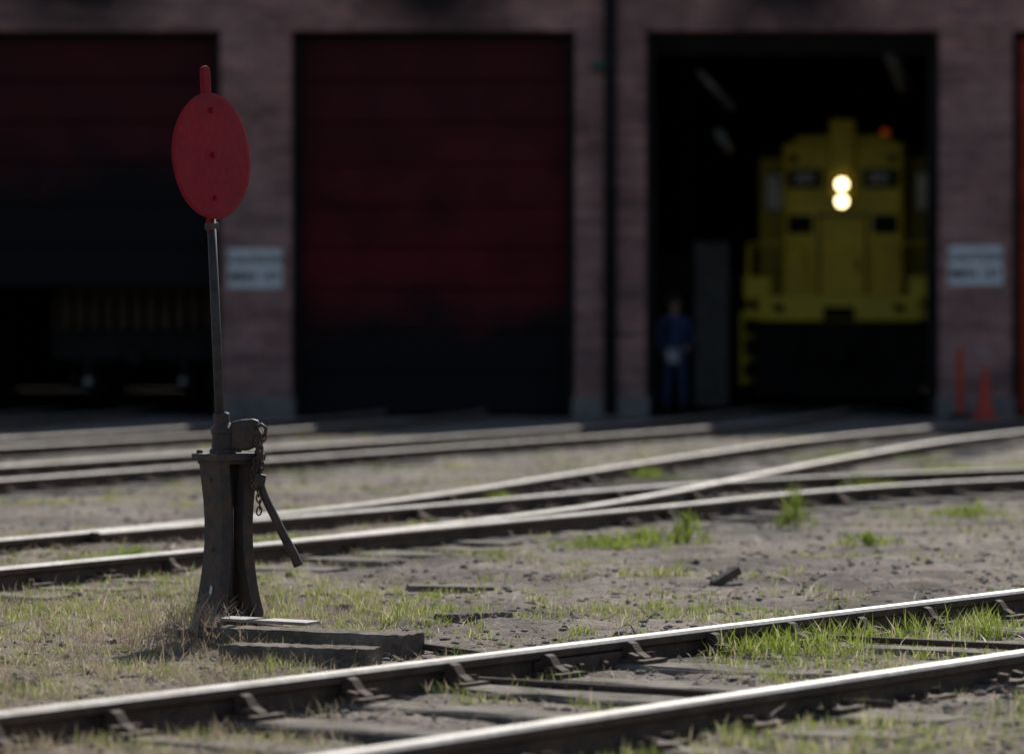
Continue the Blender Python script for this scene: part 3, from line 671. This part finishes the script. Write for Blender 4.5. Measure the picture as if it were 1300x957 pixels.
lf=(bx<-.5); h=rng.uniform(.02,.06,len(bx))*np.where(lf,1.35,.7); mf=rng.random(len(bx))[:,None]; col=D1*mf+D2*(1-mf)
blades("dry_grass",bx,by,h,rng.uniform(.0018,.0035,len(bx)),rng.uniform(.2,1.0,len(bx)),col,M_dry)
x,y=sample(24000,10.4,24,0,.17,.3); rd=rdist(x,y); k=(rd>.05)&(rng.random(len(x))<.35+.65*(x<-.4)); x,y=x[k],y[k]; n=len(x)
mf=rng.random(n)[:,None]; col=(D1*1.05)*mf+D2*(1-mf)
blades("straw_litter",x,y,rng.uniform(.03,.09,n),rng.uniform(.0018,.0035,n),rng.uniform(1.02,1.1,n),col,M_dry,gh(x,y)+.003)
x,y=sample(700,10.6,26,0,.17,.3); rd=rdist(x,y); k=rd>.06; x,y=x[k],y[k]; n=len(x); mf=rng.random(n)[:,None]
blades("twig_litter",x,y,rng.uniform(.06,.17,n),rng.uniform(.005,.012,n),rng.uniform(1.03,1.1,n),np.array([.09,.065,.05])*mf+np.array([.24,.19,.15])*(1-mf),M_dry,gh(x,y)+.006)
def stalks():
    n=200; x=rng.normal(-1.30,.20,n); y=rng.normal(14.45,.28,n)
    hh=rng.uniform(.06,.22,n)*np.clip(1.2-np.abs(x+1.27)*1.5,.4,1)
    xs=[x];ys=[y];zs=[gh(x,y)];hs=[hh];ws=[np.full(n,.0032)];ls=[rng.uniform(.05,.45,n)]
    for _ in range(8):
        f_=rng.uniform(.3,.9,n); xs.append(x+rng.normal(0,.012,n)); ys.append(y+rng.normal(0,.012,n)); zs.append(gh(x,y)+hh*f_*.9); hs.append(hh*.28); ws.append(np.full(n,.0026)); ls.append(rng.uniform(.5,1,n))
    x=np.concatenate(xs);y=np.concatenate(ys); m_=len(x); mf=rng.random(m_)[:,None]
    col=np.array([.38,.25,.17])*mf+np.array([.58,.48,.36])*(1-mf)
    blades("dry_weed",x,y,np.concatenate(hs),np.concatenate(ws),np.concatenate(ls),col,M_dry,np.concatenate(zs),.5)
stalks()
bm=bmesh.new(); bmesh.ops.create_icosphere(bm,subdivisions=1,radius=1); IV=np.array([v.co[:] for v in bm.verts]); IF=np.array([[v.index for v in f.verts] for f in bm.faces]); bm.free()
def stones(name,n,y0,y1,s0,s1,mat,pw=0):
    x,y=sample(n,y0,y1,pw); rd=rdist(x,y); k=rd>.05; x,y=x[k],y[k]; n=len(x)
    s=s0+(s1-s0)*rng.random(n)**4
    V=IV[None]*(1+rng.uniform(-.28,.28,(n,12,3))); V=V*s[:,None,None]*np.stack([rng.uniform(.7,1.3,n),rng.uniform(.7,1.3,n),rng.uniform(.4,.8,n)],1)[:,None,:]
    a=rng.random(n)*6.28; c,s_=np.cos(a)[:,None],np.sin(a)[:,None]; vx=V[:,:,0]*c-V[:,:,1]*s_; vy=V[:,:,0]*s_+V[:,:,1]*c
    V=np.stack([vx+x[:,None],vy+y[:,None],V[:,:,2]+gh(x,y)[:,None]+s[:,None]*.15],2)
    F=(IF[None]+(np.arange(n)*12)[:,None,None]).reshape(-1,3); mobj(name,V.reshape(-1,3),F,mat)
stones("gravel",24000,10.3,50,.004,.022,M_stone)
M_cinder=worn("cinder",(.09,.08,.075),(.17,.145,.13),8,.35,.65,.9)
stones("cinders",3500,10.3,50,.005,.026,M_cinder)
o=box("wood_offcut",(1.0,17.95,.03),(.15,.05,.04),M_timber,None,.008,(R(10),R(-28),R(20)))
o=box("wood_offcut",(-.28,17.4,.012),(.4,.06,.03),M_tie,None,.006,(R(5),R(2),R(15)))
# ---------------------------------------------------------------- camera
cd=bpy.data.cameras.new("camera"); cam=bpy.data.objects.new("camera",cd); S.collection.objects.link(cam); S.camera=cam
cd.sensor_width=36; cd.lens=135; cd.clip_end=2000; cam.location=(0,0,1.155); cam.rotation_euler=(R(90-.605),0,0)
cd.dof.use_dof=True; cd.dof.focus_distance=14.75; cd.dof.aperture_fstop=2.2
